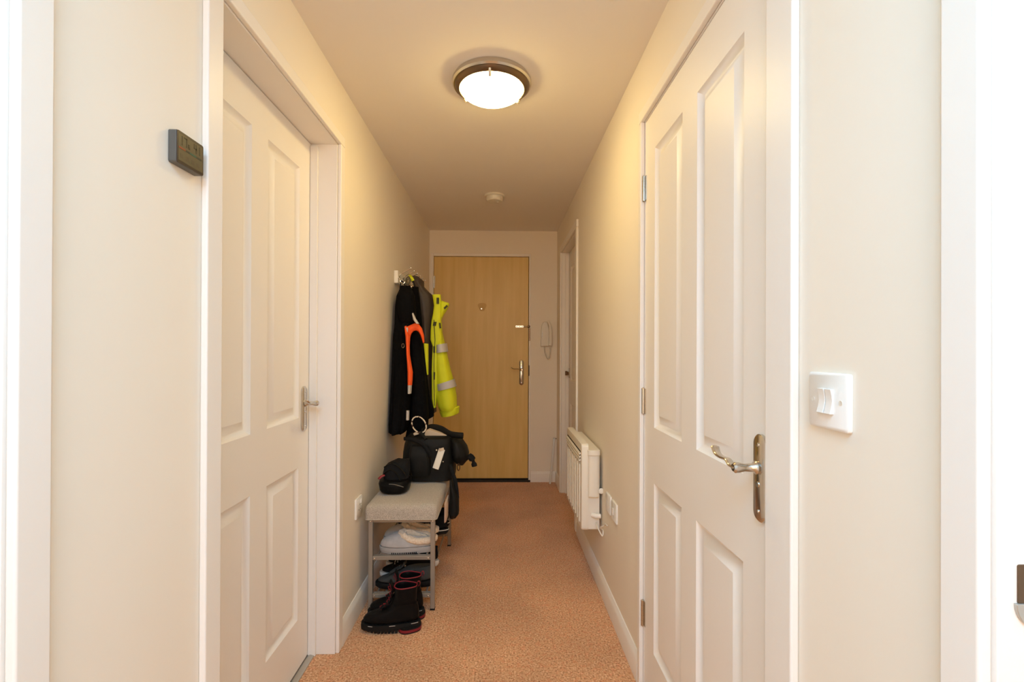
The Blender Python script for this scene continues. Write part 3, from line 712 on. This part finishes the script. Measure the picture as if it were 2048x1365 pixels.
# black fleece jacket in the middle, its sleeve coming forward
oB = Vector((-.48, 2.92, 1.1))
cb = tag(empty('black_jacket', oB), 'black fleece jacket inside the orange vest, between black coat and yellow jacket', 'jacket')
loft([(824, 836, 574, 2.90, 2.95), (822, 838, 600, 2.875, 2.955), (822, 842, 640, 2.87, 2.955), (822, 846, 690, 2.87, 2.955), (822, 852, 745, 2.87, 2.955), (822, 859, 798, 2.87, 2.955), (820, 867, 820, 2.87, 2.955), (818, 867, 834, 2.87, 2.955), (822, 858, 839, 2.88, 2.95)],
     'body', 'fleece', cb, fold=.004, freq=6, seed=8, origin=oB)
loft([(828, 835, 661, 2.78, 2.84), (821, 841, 672, 2.75, 2.86), (818, 843, 690, 2.74, 2.86), (819, 844, 715, 2.74, 2.86), (823, 849, 748, 2.73, 2.86), (822, 852, 790, 2.72, 2.86), (819, 855, 830, 2.72, 2.85), (812, 853, 862, 2.72, 2.85), (808, 850, 880, 2.73, 2.84)],
     'sleeve', 'fleece', cb, fold=.003, freq=5, seed=9, origin=oB)
# orange vest around the sleeve
oV = Vector((-.50, 2.82, 1.1))
ve = tag(empty('orange_vest', oV), 'orange hi-vis vest with silver tape on the black jacket', 'vest')
def strip(pairs, Y, t, name, m, parent, o, push=0):
    """band between a left and a right edge (pixel pairs), with real thickness"""
    b = MB(); rings = []
    for (lx, ly), (rx, ry) in pairs:
        A, B_ = at(lx, ly, Y)-o, at(rx, ry, Y)-o; mid = (A+B_)/2+Vector((0, -t*.6, 0))
        rings.append([A, mid+(A-mid)*.5+Vector((0, -t*.2, 0)), mid, mid+(B_-mid)*.5+Vector((0, -t*.2, 0)), B_, B_+Vector((0, t, 0)), A+Vector((0, t, 0))])
    b.rings(rings); return b.out(name, m, parent)
strip([((809, 655), (812, 652)), ((811, 675), (819, 675)), ((812, 692), (818, 692)), ((812.7, 710), (818.5, 710)), ((814, 728), (821.5, 728)), ((815, 745), (824.5, 745)), ((815, 758), (824, 758)), ((815, 771), (823, 771))], 2.66, .02, 'front_edge', 'orange', ve, oV)
strip([((811, 675), (819, 676)), ((809, 656), (822, 667)), ((820, 651), (827, 662)), ((829, 647), (832, 661)), ((837, 649), (837, 664)), ((843, 657), (841, 671)), ((847, 671), (844, 680)), ((848, 685), (846, 687))], 2.70, .02, 'armhole', 'orange', ve, oV)
strip([((815, 771), (822.5, 771)), ((815, 788), (821.5, 788))], 2.655, .02, 'silver_tape', 'reflect', ve, oV)
strip([((812.4, 822), (818, 822)), ((812, 841), (817.5, 841))], 2.60, .012, 'silver_tape', 'reflect', ve, oV)
strip([((824, 628), (826, 626)), ((826, 640), (831, 637)), ((832, 648), (838, 648))], 2.665, .012, 'silver_tape', 'reflect', ve, oV)
strip([((809, 655), (816, 656)), ((812, 668), (815, 668))], 2.655, .004, 'silver_tape', 'reflect', ve, oV)

# yellow hi-vis jacket with a dark lining
oH = Vector((-.43, 3.10, 1.2))
hj = tag(empty('hi_vis_jacket', oH), 'bright yellow hi-vis jacket with silver bands and brown-grey lining', 'jacket')
loft([(822, 836, 553, 3.02, 3.14), (819, 844, 560, 2.98, 3.20), (826, 843, 569, 2.97, 3.20), (826, 854, 581, 2.97, 3.22), (826, 865, 591, 2.97, 3.24), (827, 867, 610, 2.97, 3.24), (829, 866, 640, 2.97, 3.24), (836, 863, 680, 2.97, 3.24), (840, 864, 740, 2.98, 3.24), (846, 866, 800, 2.99, 3.22), (850, 868, 828, 3.00, 3.20)],
     'lining', 'lining', hj, fold=.006, freq=4, seed=12, origin=oH, p=2.2)
strip([((843.5, 686.6), (856, 688)), ((845, 700), (856, 700)), ((848, 725), (856, 725)), ((851.4, 750), (856, 750))], 2.93, .02, 'inner_pocket', 'hivis', hj, oH)
loft([(864, 881, 589.5, 2.98, 3.03), (866, 881.5, 600, 2.98, 3.03), (867.5, 882, 612, 2.98, 3.03), (865.5, 882, 627, 2.98, 3.03), (862.3, 881, 642, 2.98, 3.04), (860.5, 882, 660, 2.98, 3.05), (860, 884, 680, 2.98, 3.06), (865, 878, 693, 2.98, 3.06), (863.7, 876, 719, 2.98, 3.06), (863, 875, 745, 2.98, 3.06), (863.7, 873, 798, 2.98, 3.06), (867, 871, 816, 2.98, 3.05)],
     'front_flap', 'hivis', hj, fold=.0015, freq=3, seed=2, origin=oH, p=4)
loft([(880, 884, 602, 3.02, 3.06), (880, 897, 606, 3.00, 3.07), (880, 898, 609, 3.00, 3.07), (880, 893, 620, 3.00, 3.07), (879, 887, 629, 3.01, 3.07), (879, 882, 640, 3.02, 3.06)], 'collar', 'hivis', hj, seed=4, origin=oH, p=3)
loft([(868, 881.5, 640, 3.00, 3.10), (868, 883, 665, 2.99, 3.12), (868, 890, 698, 2.98, 3.13), (868, 899, 738.5, 2.97, 3.14), (869, 908, 772, 2.97, 3.15), (871, 911.5, 795, 2.97, 3.15), (875, 912, 815, 2.97, 3.14), (878, 912, 822, 2.98, 3.13)],
     'sleeve', 'hivis', hj, fold=.0025, freq=4, seed=6, origin=oH, p=2.4)
b = MB()
def cuffr(l, r, dy):
    out = []
    for i in range(28):
        a = 2*PI*i/28; u = (math.cos(a)+1)/2; x = l[0]+(r[0]-l[0])*u; y = l[1]+(r[1]-l[1])*u+dy
        out.append(at(x, y, 3.05+.085*math.sin(a)*.9)-oH if False else at(x, y, 2.99)-oH+Vector((0, .075+.08*math.sin(a), 0)))
    return out
b.rings([cuffr((877, 824), (914, 815), 0), cuffr((876, 826), (917, 815), 1.5), cuffr((879, 835), (916, 829), 0), cuffr((880.5, 837), (914, 830.5), 0)]); b.out('cuff', 'hivis', hj)
def band(l0, r0, l1, r1, name='silver_band', Y=2.968):
    b = MB(); rings = []
    for (l, r) in ((l0, r0), (l1, r1)):
        ring = []
        for i in range(28):
            a = 2*PI*i/28; u = (math.copysign(abs(math.cos(a))**.8, math.cos(a))+1)/2
            ring.append(at(l[0]+(r[0]-l[0])*u, l[1]+(r[1]-l[1])*u, Y)-oH+Vector((0, .083+.092*math.copysign(abs(math.sin(a))**.8, math.sin(a)), 0)))
        rings.append(ring)
    b.rings(rings, False, False); return b.out(name, 'reflect', hj)
band((869.5, 691), (890.5, 687), (869, 707), (893, 704)); band((870, 771), (906, 759.5), (871, 784), (910.5, 774.5))
b = MB(); b.tube([pt(868, 640, 2.972, oH), pt(870, 680, 2.968, oH), pt(868, 720, 2.966, oH), pt(868, 770, 2.966, oH), pt(869, 812, 2.966, oH)], .0022, 6); b.out('seam', 'velcro', hj)
for q in ([(873, 595.6), (878, 595.6), (878, 608), (873, 608)], [(887, 616), (893.5, 610), (895.5, 613), (889, 619)], [(867, 644), (873, 644), (871.5, 652), (865.5, 652)], [(878, 646), (880.5, 646), (882, 657), (879, 657)],
          [(866.5, 693), (870, 693), (870, 706), (866.5, 706)], [(867, 745), (870, 745), (869.5, 760), (867, 760)]):
    P = [at(x, y, 2.972)-oH for x, y in q]; vel = MB(); vel.rings([P, [p_+Vector((0, .010, 0)) for p_ in P]]); vel.out('velcro_tab', 'velcro', hj, smooth=False)
b = MB(); b.tube(smooth_path([pt(820, 551, 3.0, oH), pt(823, 556, 2.96, oH), pt(826, 562, 2.96, oH)], 4), .010, 8, flat=.3, side=(1, 0, 0)); b.out('neck_tab', 'hivis', hj)
b = MB(); c0 = pt(816, 562, 2.93, oH); b.tube([c0+Vector((.012*math.cos(a), .012*math.sin(a), .026*math.sin(a))) for a in [2*PI*k/18 for k in range(18)]], .0045, 8, closed=True); b.out('strap_loop', 'olive', hj)

# ---------------------------------------------------------------- bags on the bench
oP = at(855, 960, 2.55); oP.z = SEAT_Z
bp_ = tag(empty('backpack', oP), 'big black backpack on the bench with a pale tag on its front', 'backpack')
loft([(815, 903, 963, 2.48, 2.70), (811, 907, 960, 2.46, 2.72), (807, 908, 945, 2.46, 2.73), (804, 908, 925, 2.46, 2.73), (805, 906, 905, 2.46, 2.73), (808, 904, 888, 2.46, 2.72), (812, 902, 876, 2.47, 2.71), (820, 896, 872, 2.50, 2.68)],
     'bag_body', 'nylon', bp_, fold=.003, freq=4, p=4.5, seed=21, origin=oP, zmin=SEAT_Z+.001)
loft([(822, 860, 952, 2.43, 2.52), (818, 862, 940, 2.42, 2.52), (817, 860, 910, 2.42, 2.52), (820, 858, 893, 2.44, 2.52), (824, 856, 889, 2.46, 2.52)], 'front_pocket', 'nylon', bp_, fold=.003, freq=5, p=3.5, seed=22, origin=oP)
b = MB(); b.tube(smooth_path([pt(808, 878, 2.46, oP), pt(825, 880, 2.44, oP), pt(845, 890, 2.425, oP), pt(858, 905, 2.43, oP), pt(860, 915, 2.43, oP)], 5), .010, 8, flat=.4, side=(0, 0, 1)); b.out('compression_strap', 'black', bp_)
b = MB(); b.tube(smooth_path([pt(845, 864, 2.62, oP), pt(862, 855, 2.60, oP), pt(882, 858, 2.58, oP), pt(902, 869, 2.55, oP), pt(926, 872, 2.53, oP)], 6), .017, 12, flat=.55, side=(0, 0, 1)); b.out('lid', 'nylon', bp_)
slab([(848, 872), (851, 863), (857, 860), (880, 867), (899, 874), (880, 877), (856, 877)], 2.54, .05, 'inner_lining', 'cream', bp_, oP)
slab([(826, 868), (832, 865), (838, 869), (828, 872)], 2.50, .02, 'inner_lining', 'cream', bp_, oP)
c0 = pt(838, 850, 2.50, oP)
b = MB(); b.tube([c0+Vector((.037*math.cos(a)-.010*math.sin(a), 0, .043*math.sin(a))) for a in [2*PI*k/32 for k in range(32)]], .0036, 8, closed=True); b.out('cord_loop', 'rope', bp_)
b = MB(); b.tube([pt(841, 866, 2.50, oP), pt(846, 872, 2.49, oP), pt(852, 880, 2.47, oP)], .010, 8); b.out('cord_toggle', 'nylon', bp_)
loft([(904, 914, 879, 2.50, 2.60), (901, 924, 884, 2.48, 2.64), (900, 933, 898, 2.47, 2.66), (901, 937, 912, 2.47, 2.66), (905, 935, 923, 2.49, 2.64), (914, 928, 930, 2.51, 2.60)], 'side_pouch', 'nylon', bp_, fold=.002, p=2.2, seed=24, origin=oP)
b = MB(); b.tube(smooth_path([pt(932, 918, 2.52, oP), pt(940, 914, 2.50, oP), pt(946, 922, 2.50, oP), pt(949, 933, 2.50, oP)], 4), [.011]*4+[.019]*4+[.009]*2+[.015]*3, 8); b.out('pull_toggle', 'black', bp_)
b = MB(); c1 = pt(917, 935, 2.50, oP); b.tube([c1+Vector((.007*math.cos(a), 0, .018*math.sin(a))) for a in [2*PI*k/16 for k in range(16)]], .003, 6, closed=True); b.out('pull_ring', 'bronze', bp_)
b = MB()
A, B_ = pt(884, 899, 2.44, oP), pt(871, 938, 2.43, oP); b.tube([A, A+(B_-A)*.33, A+(B_-A)*.66, B_], .0165, 14, flat=.28, side=(1, 0, .3)); tg = b.out('tag', 'tag', bp_)
b = MB(); b.tube([A+Vector((-.004, -.003, .006)), A+Vector((.0, -.004, -.008))], .013, 12, flat=.4, side=(1, 0, .3)); b.out('tag_clip', 'cream', tg)
for q in ((873, 901, .006), (886, 924, .004)): b = MB(); b.ball(pt(q[0], q[1], 2.45, oP), q[2], n=8); b.out('rivet', 'nickel', bp_)
b = MB(); b.tube(smooth_path([pt(900, 930, 2.48, oP), pt(906, 948, 2.44, oP), pt(911, 965, 2.41, oP), pt(914, 990, 2.40, oP), pt(913, 1010, 2.40, oP)], 5), .010, 8, flat=.4, side=(1, 0, 0)); b.out('strap', 'black', bp_)
loft([(899, 903, 960, 2.39, 2.43), (899, 910, 980, 2.37, 2.45), (899, 917, 1000, 2.36, 2.46), (898, 917, 1015, 2.36, 2.46), (897, 917, 1030, 2.36, 2.46), (899, 911, 1037, 2.38, 2.44)], 'hanging_strap_end', 'nylon', bp_, fold=.002, p=3, seed=25, origin=oP)

oC = at(787, 990, 2.32); oC.z = SEAT_Z
po = tag(empty('camera_pouch', oC), 'small black zipped pouch on the bench beside the wall', 'pouch')
loft([(775, 808, 992, 2.27, 2.40), (765, 812, 990, 2.25, 2.41), (757, 816, 980, 2.24, 2.40), (755, 818, 968, 2.24, 2.40), (757, 818, 962, 2.25, 2.40), (766, 814, 959, 2.27, 2.40)], 'pouch_body', 'leather', po, fold=.001, p=2.8, seed=31, origin=oC, zmin=SEAT_Z+.001)
b = MB(); b.tube(smooth_path([pt(778, 969, 2.235, oC), pt(790, 970, 2.232, oC), pt(807, 975, 2.238, oC)], 5), .0022, 6); b.out('zip', 'case', po)
loft([(766, 815, 963, 2.28, 2.39), (762, 817, 950, 2.29, 2.40), (765, 819, 938, 2.30, 2.405), (773, 818, 929, 2.31, 2.405), (790, 816, 922, 2.33, 2.40)], 'crumpled_top', 'black', po, fold=.010, freq=4, p=2.2, seed=33, origin=oC)
b = MB()
b.tube(smooth_path([pt(766, 950, 2.30, oC), pt(772, 944, 2.29, oC), pt(782, 940, 2.30, oC), pt(796, 950, 2.29, oC), pt(800, 962, 2.27, oC)], 5), .006, 8, flat=.4, side=(0, 1, 0))
b.tube(smooth_path([pt(768, 935, 2.32, oC), pt(784, 928, 2.32, oC), pt(802, 938, 2.30, oC), pt(812, 952, 2.30, oC)], 5), .006, 8, flat=.4, side=(0, 1, 0)); b.out('carry_strap', 'nylon', po)
b = MB(); b.tube([pt(757, 959, 2.27, oC), pt(763, 953, 2.28, oC), pt(769, 951, 2.29, oC)], .0065, 8, flat=.5); b.out('red_tab', 'red', po)

oK = at(886, 1010, 2.34)
pk = tag(empty('pink_cloth', oK), 'pale pink cloth hanging over the right edge of the bench seat', 'cloth')
loft([(889, 893, 1006, 2.29, 2.45), (889, 894, 1015, 2.28, 2.46), (889, 894, 1028, 2.28, 2.46), (889, 894, 1038, 2.29, 2.45), (889, 893, 1043, 2.30, 2.42), ], 'cloth_fold', 'pink', pk, fold=.002, freq=4, p=2.4, seed=41, origin=oK)
